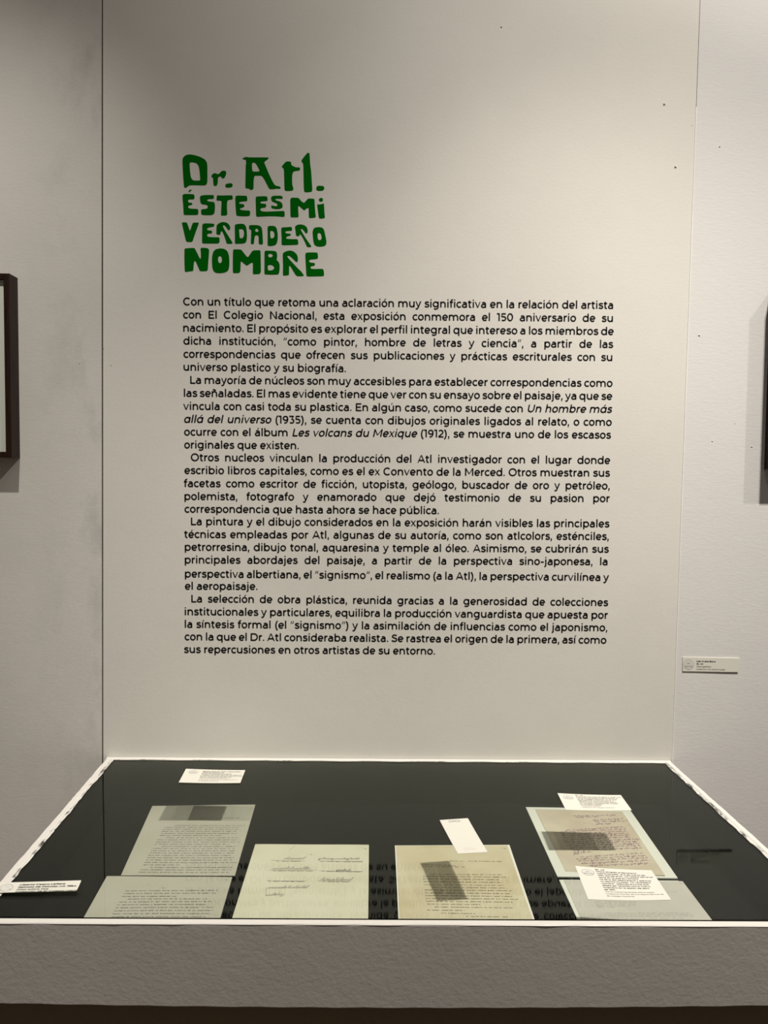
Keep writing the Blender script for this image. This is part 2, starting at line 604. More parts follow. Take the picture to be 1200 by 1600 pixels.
def strip(pts, h, closed=False):
    """left and right offset lines of a centre line"""
    Lf, Rt = [], []
    n = len(pts)
    q = []
    for p in pts:                           # drop doubles
        if not q or abs(p[0] - q[-1][0]) + abs(p[1] - q[-1][1]) > .5:
            q.append(p)
    pts, n = q, len(q)

    def nrm(a, b):
        dx, dy = b[0] - a[0], b[1] - a[1]
        l = sqrt(dx * dx + dy * dy) or 1
        return (-dy / l, dx / l)
    for i, p in enumerate(pts):
        a = pts[i - 1] if (i or closed) else None
        b = pts[(i + 1) % n] if (i < n - 1 or closed) else None
        n1 = nrm(a, p) if a else nrm(p, b)
        n2 = nrm(p, b) if b else n1
        mx, my = n1[0] + n2[0], n1[1] + n2[1]
        l2 = mx * mx + my * my
        k = 2 / l2 if l2 > .35 else 2 / .35
        Lf.append((p[0] + mx * k * h, p[1] + my * k * h))
        Rt.append((p[0] - mx * k * h, p[1] - my * k * h))
    return Lf, Rt


_cache = {}


def glyph_shapes(ch, wt):
    """2D outlines: list of (verts, faces, rims)"""
    key = (ch, wt)
    if key in _cache:
        return _cache[key]
    out = []
    for kind, pts in GL[ch][1]:
        if kind == 'p':
            k = len(pts)
            out.append((list(pts), [tuple(range(k))], [tuple(range(k))]))
        else:
            cl = kind == 'c'
            a, b = strip(pts, wt / 2, cl)
            k = len(a)
            v = a + b
            f = [(i, (i + 1) % k, k + (i + 1) % k, k + i) for i in range(k if cl else k - 1)]
            rims = [tuple(range(k)), tuple(range(k, 2 * k))] if cl else [tuple(range(k)) + tuple(range(2 * k - 1, k - 1, -1))]
            out.append((v, f, rims))
    _cache[key] = out
    return out


def put_glyph(mb, ch, x, size, fn, wt, sx=1.0, shear=0.0, dup=True):
    """fn(u, v, t) -> world; t = 0 on the surface, 1 at the outer face"""
    s = size / 1000.0
    for v, f, rims in glyph_shapes(ch, wt):
        n = len(mb.v)
        P = [(x + (a * sx + b * shear) * s, b * s) for a, b in v]
        mb.v += [fn(a, b, 1) for a, b in P]
        mb.f += [tuple(n + i for i in q) for q in f]
        if dup:
            k = len(v)
            mb.v += [fn(a, b, 0) for a, b in P]
            for rim in rims:
                for i in range(len(rim)):
                    j = (i + 1) % len(rim)
                    mb.f.append((n + rim[i], n + rim[j], n + k + rim[j], n + k + rim[i]))


def split_chars(s):
    out = []
    for c in s:
        if c == '\u0301' and out:
            out[-1] += c
        else:
            out.append(c)
    return out


def adv(ch):
    return SPACE if ch == ' ' else GL[ch][0]


def ital(s):
    return s.replace('á', 'ɑ\u0301').replace('a', 'ɑ')


def text_width(s, size, sx=1.0, track=0):
    return sum((adv(c) * sx + track) for c in split_chars(s)) * size / 1000.0


def set_text(mb, s, size, fn, wt=98, sx=1.0, width=None, x=0.0, dup=True, shear=0, track=0):
    """proportional setting; *...* marks sloped text; width given: justified by the word spaces"""
    runs = []
    it = False
    for c in split_chars(s):
        if c == '*':
            it = not it
            continue
        runs.append((c, it))
    runs = [(split_chars(ital(c))[0] if i and len(c) == 1 else c, i) for c, i in runs]
    nat = sum(adv(c) * sx + track for c, i in runs) * size / 1000.0
    nsp = sum(1 for c, i in runs if c == ' ')
    extra = (width - nat) / nsp if (width is not None and nsp) else 0.0
    for c, i in runs:
        if c == ' ':
            x += (SPACE * sx + track) * size / 1000.0 + extra
        else:
            put_glyph(mb, c, x, size, fn, wt, sx, (.2 if i else shear), dup)
            x += (adv(c) * sx + track) * size / 1000.0
    return x


def set_mono(mb, s, pitch, size, fn, wt=90):
    for k, c in enumerate(split_chars(s)):
        if c == ' ' or c not in GL:
            continue
        a = GL[c][0] * size / 1000.0
        sx = min(1.25, .93 * pitch / a)
        put_glyph(mb, c, k * pitch + (pitch - a * sx) / 2, size, fn, wt, sx, 0, False)


# ------------------------------------------------------------------ green title
VT = .0004


def chaikin(P, k=2, r=.17):
    for _ in range(k):
        Q = []
        for i in range(len(P)):
            a, b = P[i], P[(i + 1) % len(P)]
            Q.append((a[0] + (b[0] - a[0]) * r, a[1] + (b[1] - a[1]) * r))
            Q.append((a[0] + (b[0] - a[0]) * (1 - r), a[1] + (b[1] - a[1]) * (1 - r)))
        P = Q
    return P


TITLE = [
 (280, 230, 10, 'D', [[52,185,75,145,115,120,160,113,235,122,330,152,400,190,432,235,441,290,441,540,428,580,405,598,165,592,125,622,95,640,76,620,66,500,55,300],[162,262,172,240,200,234,270,248,302,285,318,350,328,470,330,512,315,522,235,522,205,508,182,470,170,380]]),
 (280, 230, 10, 'r', [[504,450,520,420,555,405,585,412,600,425,635,408,655,378,690,366,725,372,737,395,732,430,712,475,690,490,665,478,650,455,620,462,605,490,602,560,590,600,560,606,538,598,534,540,530,475,510,472]]),
 (280, 230, 10, '.', [[722,580,760,568,805,562,835,575,835,610,815,628,750,634,725,622]]),
 (370, 230, 8, 'A', [[68,142,95,128,120,120,140,128,390,128,400,135,385,155,340,185,365,245,400,330,440,415,470,468,495,485,530,488,550,505,545,520,500,518,450,526,410,524,390,490,350,410,320,365,300,356,235,355,220,362,210,420,210,510,200,532,175,534,150,516,120,516,108,505,110,400,112,250,118,190,115,158,85,152],[190,205,205,192,225,193,250,220,288,295,275,304,210,306,196,298,190,250]]),
 (370, 230, 8, 't', [[562,240,600,195,620,178,678,180,682,225,735,252,785,252,792,265,788,292,735,296,705,308,692,350,692,460,710,520,700,542,660,547,610,546,597,530,594,400,590,270,570,255]]),
 (370, 230, 8, 'l', [[808,165,830,135,870,85,888,70,908,72,912,110,918,220,930,300,938,430,945,540,935,558,880,564,850,562,840,540,836,400,834,250,830,205,815,185]]),
 (370, 230, 8, '.', [[993,515,1000,490,1025,481,1080,484,1095,505,1092,530,1070,545,1020,546,997,535]]),
 (280, 290, 10, 'E', [[52,150,72,132,125,130,238,136,240,215,150,216,138,232,142,258,165,268,205,270,206,290,195,302,165,308,145,318,140,335,150,352,190,362,300,365,298,455,250,460,80,460,70,445,66,330,55,220]]),
 (280, 290, 10, "'", [[148,88,165,66,192,62,198,72,178,86,160,104,148,104]]),
 (280, 290, 10, 'S', [[324,185,335,160,380,150,460,146,535,148,544,165,540,208,470,210,440,218,440,240,470,250,535,255,555,270,560,330,556,400,545,440,515,460,450,463,345,458,343,378,360,368,420,365,445,350,448,320,430,300,370,295,345,285,330,250]]),
 (280, 290, 10, 'T', [[590,150,660,156,740,153,825,152,836,165,838,218,780,222,755,235,748,280,746,370,752,420,750,455,730,468,660,468,654,455,658,370,664,260,655,235,590,234,584,225]]),
 (280, 290, 10, 'E', [[878,155,1000,158,1060,160,1066,245,1000,246,945,258,936,270,945,285,1000,290,1018,300,1018,330,1000,340,960,352,950,368,962,380,1030,388,1110,390,1106,475,1020,480,895,474,888,400,880,280]]),
 (395, 290, 10, 'E', [[46,185,60,170,220,165,232,200,232,240,140,246,120,258,118,272,135,280,195,284,210,295,208,340,140,350,120,362,118,382,135,400,200,408,350,402,492,395,500,440,496,492,380,480,250,478,130,484,52,488,50,350]]),
 (395, 290, 10, 'S', [[286,190,300,165,350,158,440,158,465,172,468,208,400,204,360,206,350,220,365,232,430,250,460,280,468,320,460,350,420,366,360,368,300,355,288,335,292,308,330,318,370,322,390,305,380,280,350,268,305,250,290,225]]),
 (395, 290, 10, 'M', [[585,188,715,190,745,230,797,275,830,240,865,200,955,206,965,215,970,330,978,430,988,500,880,510,876,440,874,345,845,355,805,390,760,350,715,312,708,340,712,420,716,485,705,497,600,496,590,480,588,330]]),
 (395, 290, 10, '.', [[1030,220,1045,198,1070,190,1093,202,1100,222,1092,244,1068,254,1042,245]]),
 (395, 290, 10, 'i', [[1006,292,1030,296,1075,290,1112,276,1116,340,1120,430,1130,510,1035,518,1022,420,1012,340]]),
 (280, 340, 10, 'V', [[42,78,75,74,120,76,140,130,165,200,175,200,195,130,215,80,260,78,308,78,300,110,260,220,225,320,210,372,190,382,120,380,105,360,80,250,55,140]]),
 (280, 340, 10, 'E', [[362,92,450,90,548,96,548,140,480,150,440,165,436,185,450,198,515,205,512,248,455,250,438,265,438,290,460,302,560,308,632,308,630,405,500,405,365,405,358,380,360,240]]),
 (280, 340, 10, 'R', [[582,265,584,180,586,120,620,90,660,72,700,70,750,82,785,115,800,155,792,190,778,200,755,180,730,140,700,118,684,125,690,155,730,225,790,320,845,408,745,410,730,360,700,270,668,205,650,225,642,270]]),
 (280, 340, 10, 'D', [[870,120,885,104,970,95,1015,102,1042,135,1055,200,1060,280,1055,350,1040,390,1010,405,880,410,872,400,872,280],[935,185,950,180,985,180,1008,195,1016,240,1010,290,990,322,965,325,945,315,942,260]]),
 (395, 340, 10, 'A', [[-58,125,-40,118,0,116,70,118,115,130,140,160,150,220,156,330,160,405,150,420,105,418,94,400,94,310,85,280,60,272,35,285,25,330,18,405,8,416,-20,416,-30,400,-25,300,-22,190,-55,180],[38,195,48,172,70,172,88,190,90,215,70,224,40,220]]),
 (395, 340, 10, 'D', [[232,145,250,130,320,128,355,140,378,180,390,260,390,340,378,400,350,432,290,445,240,442,232,420,234,280],[272,210,300,206,325,215,340,250,338,295,318,322,285,326,275,300]]),
 (395, 340, 10, 'E', [[445,165,460,152,520,152,600,143,612,160,615,205,550,208,515,215,508,232,520,246,595,254,592,280,550,290,525,305,520,325,540,332,620,338,705,336,715,425,600,428,500,432,450,428,452,330]]),
 (395, 340, 10, 'R', [[660,150,668,130,700,112,745,106,800,116,840,145,858,185,858,230,846,248,825,240,800,205,770,175,752,178,755,200,800,280,860,370,925,460,850,462,825,400,780,310,742,255,730,275,725,290,678,288,672,230]]),
 (395, 340, 10, 'O', [[935,230,945,180,970,155,1030,148,1085,156,1112,185,1125,240,1140,310,1152,370,1148,420,1120,446,1060,455,1000,450,965,425,950,380,940,300],[1010,265,1025,240,1050,240,1068,262,1078,310,1068,345,1045,353,1022,345,1013,310]]),
 (280, 380, 10, 'N', [[82,95,95,82,160,76,240,74,258,110,290,170,318,232,332,246,340,225,340,150,332,78,370,70,440,78,465,95,467,140,458,250,450,350,446,435,325,440,300,380,262,290,245,275,230,300,225,370,220,435,160,440,92,452,86,400,82,250]]),
 (280, 380, 10, 'O', [[512,270,518,190,535,130,570,95,640,80,710,90,755,125,778,190,785,280,782,370,765,430,720,458,640,470,575,465,535,435,518,380],[605,255,612,215,635,198,660,212,670,250,665,295,640,314,615,300]]),
 (280, 380, 10, 'M', [[842,110,855,96,970,98,1000,140,1060,215,1080,215,1110,170,1150,112,1265,110,1272,130,1275,300,1278,480,1160,486,1152,470,1154,300,1120,310,1060,355,1010,315,970,280,960,300,956,465,850,468,840,450,838,300]]),
 (395, 380, 10, 'B', [[184,130,200,116,280,118,350,122,375,145,382,190,378,240,372,265,400,285,420,330,420,410,410,470,395,490,300,492,190,488,182,470,184,300],[240,185,255,165,290,165,312,180,310,205,285,222,250,220],[233,355,260,338,300,342,332,365,335,395,310,420,260,428,238,420]]),
 (395, 380, 10, 'R', [[468,165,490,140,540,120,590,114,640,130,685,170,705,220,705,270,695,300,670,285,620,235,570,195,548,195,540,212,570,250,640,325,710,400,760,445,808,515,690,516,660,480,610,395,578,345,568,365,566,490,560,500,480,508,472,490,474,350]]),
 (395, 380, 10, 'E', [[820,165,840,146,930,144,1008,146,1018,180,1020,245,900,256,882,268,882,292,905,304,960,308,972,320,970,350,920,358,902,375,908,398,960,404,1095,400,1110,430,1115,500,1105,515,980,518,850,520,838,500,830,350]]),
]
_c = on_y(398, 432)
title = thing('title_lettering', (_c[0], D, _c[2]),
              'green vinyl hand-drawn title in four rows of uneven letters on the wall', 'lettering')
for ox, oy, sc, ch, loops in TITLE:
    polys = []
    for lp in loops:
        P = chaikin([(lp[i], lp[i + 1]) for i in range(0, len(lp), 2)])
        polys.append([on_y(ox + a / sc, oy + b / sc) for a, b in P])
    flat = [p for q in polys for p in q]
    tris = tessellate_polygon([[Vector((p[0], p[2], 0)) for p in q] for q in polys])
    mb = MB()
    n = len(flat)
    mb.v = [Vector((p[0], D - VT, p[2])) for p in flat] + [Vector((p[0], D, p[2])) for p in flat]
    mb.f = [tuple(t) for t in tris]
    s = 0
    for q in polys:
        for i in range(len(q)):
            a, b = s + i, s + (i + 1) % len(q)
            mb.f.append((a, b, n + b, n + a))
        s += len(q)
    nm = 'full_stop' if ch == '.' else ('accent' if ch == "'" else 'letter')
    cx = sum((p for p in flat), Vector()) / n
    obj(nm, mb, M_GREEN, title, origin=(cx[0], D, cx[2]))

# ------------------------------------------------------------------ black wall text
TEXT = [
 (286.5, 477.0, 958.3, 482.6, 1, 'Con un título que retoma una aclaración muy significativa en la relación del artista'),
 (286.5, 497.4, 958.0, 503.0, 1, 'con El Colegio Nacional, esta exposición conmemora el 150 aniversario de su'),
 (286.8, 518.0, 957.8, 523.4, 1, 'nacimiento. El propósito es explorar el perfil integral que intereso a los miembros de'),
 (286.8, 538.2, 957.6, 543.6, 1, 'dicha institución, “como pintor, hombre de letras y ciencia”, a partir de las'),
 (287.0, 558.8, 957.0, 564.0, 1, 'correspondencias que ofrecen sus publicaciones y prácticas escriturales con su'),
 (287.3, 579.0, 540.0, 581.4, 0, 'universo plastico y su biografía.'),
 (297.5, 599.4, 956.0, 604.4, 1, 'La mayoría de núcleos son muy accesibles para establecer correspondencias como'),
 (287.6, 619.8, 955.5, 624.6, 1, 'las señaladas. El mas evidente tiene que ver con su ensayo sobre el paisaje, ya que se'),
 (287.0, 640.2, 955.0, 645.0, 1, 'vincula con casi toda su plastica. En algún caso, como sucede con *Un hombre más*'),
 (288.0, 660.4, 954.8, 665.2, 1, '*allá del universo* (1935), se cuenta con dibujos originales ligados al relato, o como'),
 (288.0, 680.4, 954.2, 685.2, 1, 'ocurre con el álbum *Les volcans du Mexique* (1912), se muestra uno de los escasos'),
 (288.2, 700.5, 467.0, 701.8, 0, 'originales que existen.'),
 (298.3, 720.3, 953.0, 724.8, 1, 'Otros nucleos vinculan la producción del Atl investigador con el lugar donde'),
 (288.5, 740.4, 952.5, 744.6, 1, 'escribio libros capitales, como es el ex Convento de la Merced. Otros muestran sus'),
 (288.5, 760.8, 952.0, 764.6, 1, 'facetas como escritor de ficción, utopista, geólogo, buscador de oro y petróleo,'),
 (288.7, 781.0, 951.5, 784.4, 1, 'polemista, fotografo y enamorado que dejó testimonio de su pasion por'),
 (288.7, 800.8, 686.0, 803.2, 0, 'correspondencia que hasta ahora se hace pública.'),
 (298.7, 820.3, 951.0, 823.8, 1, 'La pintura y el dibujo considerados en la exposición harán visibles las principales'),
 (289.0, 840.3, 950.5, 843.6, 1, 'técnicas empleadas por Atl, algunas de su autoría, como son atlcolors, esténciles,'),
 (289.2, 860.2, 950.0, 863.4, 1, 'petrorresina, dibujo tonal, aquaresina y temple al óleo. Asimismo, se cubrirán sus'),
 (289.2, 880.2, 948.8, 883.0, 1, 'principales abordajes del paisaje, a partir de la perspectiva sino-japonesa, la'),
 (289.4, 902.0, 950.0, 907.6, 1, 'perspectiva albertiana, el “signismo”, el realismo (a la Atl), la perspectiva curvilínea y'),
 (289.2, 921.2, 402.5, 921.6, 0, 'el aeropaisaje.'),
 (299.2, 941.0, 949.0, 946.8, 1, 'La selección de obra plástica, reunida gracias a la generosidad de colecciones'),
 (289.0, 961.0, 948.6, 966.6, 1, 'institucionales y particulares, equilibra la producción vanguardista que apuesta por'),
 (289.0, 980.7, 948.2, 986.2, 1, 'la síntesis formal (el “signismo”) y la asimilación de influencias como el japonismo,'),
 (288.8, 1000.2, 947.2, 1005.6, 1, 'con la que el Dr. Atl consideraba realista. Se rastrea el origen de la primera, así como'),
 (288.6, 1020.0, 679.0, 1022.6, 0, 'sus repercusiones en otros artistas de su entorno.'),
]
_c = on_y(618, 1022)
wt = thing('wall_text', (_c[0], D, _c[2]),
           'long black vinyl exhibition text in justified lines below the green title', 'wall text')
EM = .0222
SXW = .973
for x0, y0, x1, y1, just, s in TEXT:
    A, B = on_y(x0, y0), on_y(x1, y1)
    e = (B - A)
    wid = e.length
    e = e.normalized()
    up = Vector((-e[2], 0, e[0]))
    mb = MB()
    off = -.085 * EM * (1 if s[0] not in 'cdeoqCOv' else .45)
    A2 = A + e * off

    def fn(u, v, t, A2=A2, e=e, up=up):
        p = A2 + e * u + up * v
        return Vector((p[0], D - VT * t, p[2]))
    nat = sum(adv(c) for c in split_chars(s.replace('*', ''))) * EM / 1000
    if just:
        set_text(mb, s, EM, fn, 128, SXW, wid - 2 * off)
    else:
        set_text(mb, s, EM, fn, 128, (wid - 2 * off) / nat)
    obj('text_line', mb, M_INKV, wt, origin=A, recalc=False)

# ------------------------------------------------------------------ the display case
YFo, YFi = .9965, 1.0075          # front board, outer and inner face
LB, RB = -.5592, .6255            # outer corners at the wall
LF, RF = -.5400, .6470            # outer corners at the front
T = .011


def lx(y, off=0):
    return LB + (LF - LB) * (D - y) / (D - YFo) + off


def rx(y, off=0):
    return RB + (RF - RB) * (D - y) / (D - YFo) - off


ZB = .793
DC = D - .0006
case = thing('display_case', (.045, 1.30, 0),
             'low white display case with a glass top and black lining fixed under the wall text', 'display case')
from mathutils import noise as mnoise


def wob(x, k):
    return .0011 * mnoise.noise(Vector((x * 26, k * 7.3, .5))) + .0006 * mnoise.noise(Vector((x * 80, k * 3.1, 4.5)))


# front board: long, with a gently sagging lower edge
mb = MB()
NX = 60
sec = []
for i in range(NX + 1):
    t = i / NX
    xo = LF + (RF - LF) * t
    px = 600 + (xo / .9965) * FPX
    d_ = (px - 620) / 600
    zb = on_y(600, 1574.5, YFo)[2] + .0046 * d_ * d_ + .0004 * sin(i * 1.7)
    jt = .5 * wob(i * .02, 11)
    sec.append([(xo, YFo, zb), (xo, YFi, zb), (xo, YFi, ZG + .0004), (xo, YFo + .001, ZG + .0004 + jt), (xo, YFo, ZG - .0012 + jt)])
for a, b in zip(sec, sec[1:]):
    for k in range(5):
        j = (k + 1) % 5
        mb.quad(a[k], a[j], b[j], b[k])
for s_ in (sec[0], sec[-1]):
    n = len(mb.v)
    mb.v += [Vector(p) for p in s_]
    mb.f.append(tuple(range(n, n + 5)))
import bmesh
fb = obj('front_board', mb, M_BOARD, case)
_bm = bmesh.new()
_bm.from_mesh(fb.data)
bmesh.ops.remove_doubles(_bm, verts=_bm.verts, dist=.00001)
bmesh.ops.recalc_face_normals(_bm, faces=_bm.faces)
_bm.to_mesh(fb.data)
_bm.free()
# bright top edges (rim), side boards, back ledge
mb = MB()
prev = None
for i in range(NX + 1):
    t = i / NX
    xo = LF + (RF - LF) * t
    j1 = .8 * wob(i * .02, 7)
    ring = [(xo, YFo - .0003 + j1 * .5, ZG + .0001), (xo, YFo + .001, ZG + .0012), (xo, YFi - .0008, ZG + .0012), (xo, YFi + .4 * wob(i * .02, 8), ZG + .0002)]
    if prev:
        for k in range(3):
            mb.quad(prev[k], prev[k + 1], ring[k + 1], ring[k])
    prev = ring
obj('painted_edge', mb, M_RIM, case)
for side in (-1, 1):
    mb = MB()
    f = lx if side < 0 else rx
    mb.prism([(f(YFi), YFi, ZB), (f(YFi, T), YFi, ZB), (f(DC, T), DC, ZB), (f(DC), DC, ZB)],
             [(f(YFi), YFi, ZG), (f(YFi, T), YFi, ZG), (f(DC, T), DC, ZG), (f(DC), DC, ZG)])
    obj('side_board', mb, M_BOARD, case)
    mb = MB()
    prev = None
    ny = 70
    for i in range(ny + 1):
        y = YFi + (DC - YFi) * i / ny
        j1 = wob(i * .013, side) * (1.7 if side < 0 and i > 42 else 1)
        j2 = 1.6 * wob(i * .013, side + 5)
        ring = [(f(y, -.0004 + j1), y, ZG), (f(y, .0014 + j1), y, ZG + .0016), (f(y, T - .0012), y, ZG + .0016), (f(y, T + j2 * .6), y, ZG + .0002)]
        if prev:
            for k in range(3):
                mb.quad(prev[k], prev[k + 1], ring[k + 1], ring[k])
        prev = ring
    obj('painted_edge', mb, M_RIM, case)
    mb = MB()
    prev = None
    for i in range(ny + 1):
        y = YFi + .006 + (D - .009 - YFi - .006) * i / ny
        j2 = 1.6 * wob(i * .013, side + 5)
        wv = .0055 + 2.2 * wob(i * .013, side + 9)
        ring = [(f(y, T - .0005), y, ZG + .0003), (f(y, T + wv * .5), y, ZG + .0011), (f(y, T + wv), y, ZG + .0003)]
        if prev:
            for k in range(2):
                mb.quad(prev[k], prev[k + 1], ring[k + 1], ring[k])
        prev = ring
    obj('sealant', mb, M_SEAL, case)
mb = MB()
mb.box((lx(D, T), D - .0075, ZB), (rx(DC, T), DC, ZG - .0002))
obj('back_board', mb, M_BOARD, case)
mb = MB()
prev = None
for i in range(81):
    x = LB + (RB - LB) * i / 80
    j1 = wob(i * .015, 3)
    ring = [(x, DC, ZG + .0022), (x, D - .0055 + j1, ZG + .0018), (x, D - .0078 + j1, ZG + .0002)]
    if prev:
        for k in range(2):
            mb.quad(prev[k], prev[k + 1], ring[k + 1], ring[k])
    prev = ring
obj('painted_edge', mb, M_RIM, case)
mb = MB()
prev = None
for i in range(81):
    x = LB + T + (RB - LB - 2 * T) * i / 80
    j1 = wob(i * .015, 3)
    wv = .0022 + .0012 * sin(i * .8)
    ring = [(x, D - .0076 + j1, ZG + .0003), (x, D - .0078 - wv, ZG + .0003)]
    if prev:
        mb.quad(prev[0], prev[1], ring[1], ring[0])
    prev = ring
obj('sealant', mb, M_SEAL, case)
# black lining: a tray inside the boards
mb = MB()
e1 = T + .0006
IN = [(lx(YFi, e1), YFi + .0006), (rx(YFi, e1), YFi + .0006), (rx(D - .0081, e1), D - .0081), (lx(D - .0081, e1), D - .0081)]
mb.prism([(x, y, ZB + .002) for x, y in IN], [(x, y, ZF) for x, y in IN])
obj('case_bottom', mb, M_FELT, case)
mb = MB()
ZL = ZG - .0025
for i in range(4):
    a, b = IN[i], IN[(i + 1) % 4]
    mb.quad((a[0], a[1], ZF), (b[0], b[1], ZF), (b[0], b[1], ZL), (a[0], a[1], ZL))
obj('side_lining', mb, M_FELT, case, recalc=False)
# black strip along the front joint
mb = MB()
mb.prism([(lx(YFi, e1), YFi + .0002, ZG - .006), (rx(YFi, e1), YFi + .0002, ZG - .006), (rx(YFi, e1), YFi + .0052, ZG - .006), (lx(YFi, e1), YFi + .0052, ZG - .006)],
         [(lx(YFi, e1), YFi + .0002, ZG - .0006), (rx(YFi, e1), YFi + .0002, ZG - .0006), (rx(YFi, e1), YFi + .0052, ZG - .0006), (lx(YFi, e1), YFi + .0052, ZG - .0006)])
obj('front_joint', mb, M_FELT, case)
# glass sheet
mb = MB()
GB = [(lx(YFi + .006, T), YFi + .006), (rx(YFi + .006, T), YFi + .006), (rx(D - .008, T), D - .008), (lx(D - .008, T), D - .008)]
mb.prism([(x, y, ZG - .0018) for x, y in GB], [(x, y, ZG) for x, y in GB])
obj('glass_top', mb, M_GLASS, case)
# recessed dark base under the case
mb = MB()
mb.prism([(lx(1.03, .004), 1.03, 0), (rx(1.03, .004), 1.03, 0), (rx(DC, .004), DC, 0), (lx(DC, .004), DC, 0)],
         [(lx(1.03, .004), 1.03, ZB), (rx(1.03, .004), 1.03, ZB), (rx(DC, .004), DC, ZB), (lx(DC, .004), DC, ZB)])
obj('recessed_base', mb, M_PLINTH, case)
mb = MB()
mb.prism([(lx(YFi), YFi, ZB - .002), (rx(YFi), YFi, ZB - .002), (rx(DC), DC, ZB - .002), (lx(DC), DC, ZB - .002)],
         [(lx(YFi), YFi, ZB + .002), (rx(YFi), YFi, ZB + .002), (rx(DC), DC, ZB + .002), (lx(DC), DC, ZB + .002)])
obj('underside_panel', mb, M_PLINTH, case)


# ------------------------------------------------------------------ sheets and labels
class Sheet:
    """a flat sheet given by four corners (TL, TR, BR, BL) on a level plane; bend(u, v) lifts it"""

    def __init__(s, P, z, th, bend=None):
        s.P = [Vector((p[0], p[1], z)) for p in P]
        s.z, s.th = z, th
        s.bend = bend or (lambda u, v: 0.0)

    def uv(s, u, v):
        a = s.P[0].lerp(s.P[1], u)
        b = s.P[3].lerp(s.P[2], u)
        return a.lerp(b, v)

    def inv(s, p):
        """plan position -> (u, v), two Newton-like passes on the bilinear patch"""
        u = v = .5
        for _ in range(12):
            q = s.uv(u, v)
            du = (s.uv(u + .01, v) - s.uv(u - .01, v)) / .02
            dv = (s.uv(u, v + .01) - s.uv(u, v - .01)) / .02
            dx, dy = p[0] - q[0], p[1] - q[1]
            det = du[0] * dv[1] - du[1] * dv[0]
            u += (dx * dv[1] - dy * dv[0]) / det
            v += (du[0] * dy - du[1] * dx) / det
        return u, v

    def top(s, p, lift=.00012):
        """world point on the sheet's upper face above plan point p"""
        u, v = s.inv(p)
        return Vector((p[0], p[1], s.z + s.th + s.bend(min(1, max(0, u)), min(1, max(0, v))) + lift))

    def mesh(s, nu=12, nv=12):
        mb = MB()
        for lay in (0, 1):
            for j in range(nv + 1):
                for i in range(nu + 1):
                    u, v = i / nu, j / nv
                    p = s.uv(u, v)
                    mb.v.append(Vector((p[0], p[1], s.z + s.bend(u, v) + lay * s.th)))
        K = (nu + 1) * (nv + 1)
        W_ = nu + 1
        for j in range(nv):
            for i in range(nu):
                a = j * W_ + i
                mb.f.append((a, a + W_, a + W_ + 1, a + 1))
                mb.f.append((K + a, K + a + 1, K + a + W_ + 1, K + a + W_))
        ring = [i for i in range(nu)] + [j * W_ + nu for j in range(nv)] + [nv * W_ + i for i in range(nu, 0, -1)] + [j * W_ for j in range(nv, 0, -1)]
        for i in range(len(ring)):
            a, b = ring[i], ring[(i + 1) % len(ring)]
            mb.f.append((a, b, K + b, K + a))
        return mb


WORDS = ('que el Colegio de la carta en su nombre con los señores miembros del consejo se ha servido por lo tanto una obra para '
         'este trabajo sobre mi verdadero deseo y así como las razones expuestas al secretario no puede ser aceptada ninguna otra '
         'forma desde hace tiempo creo haber cumplido sin duda alguna cada uno pintura volcanes estudio paisaje ciencia letras '
         'conferencias durante muchos años nacional honor agradecer sinceramente').split()


def filler(n):
    out = ''
    while len(out) < n:
        wd = rnd.choice(WORDS)
        if len(out) + len(wd) > n:
            wd = wd[:max(1, n - len(out))]
        out += (' ' if out else '') + wd
    return out[:n].rstrip()


def typed(par, sh, a, b, zoom, s=None, pitch=.00254, size=.0033, wt_=175, m=None, name='typed_line'):
    """a typed line from zoom point a to b; zoom = (ox, oy, scale)"""
    ox, oy, sc = zoom
    z = sh.z + sh.th
    A = on_z(ox + a[0] / sc, oy + a[1] / sc, z)
    B = on_z(ox + b[0] / sc, oy + b[1] / sc, z)
    e = B - A
    ln_ = e.length
    e.normalize()
    up = Vector((-e[1], e[0], 0))
    n = max(1, round(ln_ / pitch))
    if s is None:
        s = filler(n)
    else:
        pitch = ln_ / len(s)

    def fn(u, v, t):
        return sh.top(A + e * u + up * (v - size * .3))
    mb = MB()
    set_mono(mb, s, pitch, size, fn, wt_)
    obj(name, mb, m or M_INK, par, recalc=False)


def ruled(mb, sh, a, b, zoom, w_=.0005):
    ox, oy, sc = zoom
    z = sh.z + sh.th
    A = on_z(ox + a[0] / sc, oy + a[1] / sc, z)
    B = on_z(ox + b[0] / sc, oy + b[1] / sc, z)
    e = (B - A).normalized()
    up = Vector((-e[1], e[0], 0)) * w_
    mb.quad(sh.top(A - up), sh.top(B - up), sh.top(B + up), sh.top(A + up))


def pen(mb, sh, pts, w_):
    """a pen line through plan points"""
    P = [(p[0], p[1]) for p in pts]
    if len(P) < 2:
        return
    out = []
    for i, p in enumerate(P):
        a = P[max(0, i - 1)]
        b = P[min(len(P) - 1, i + 1)]
        dx, dy = b[0] - a[0], b[1] - a[1]
        l = sqrt(dx * dx + dy * dy) or 1
        out.append(((p[0] - dy / l * w_, p[1] + dx / l * w_), (p[0] + dy / l * w_, p[1] - dx / l * w_)))
    n = len(mb.v)
    for a, b in out:
        mb.v += [sh.top(a, .00015), sh.top(b, .00015)]
    for i in range(len(out) - 1):
        k = n + 2 * i
        mb.f.append((k, k + 1, k + 3, k + 2))


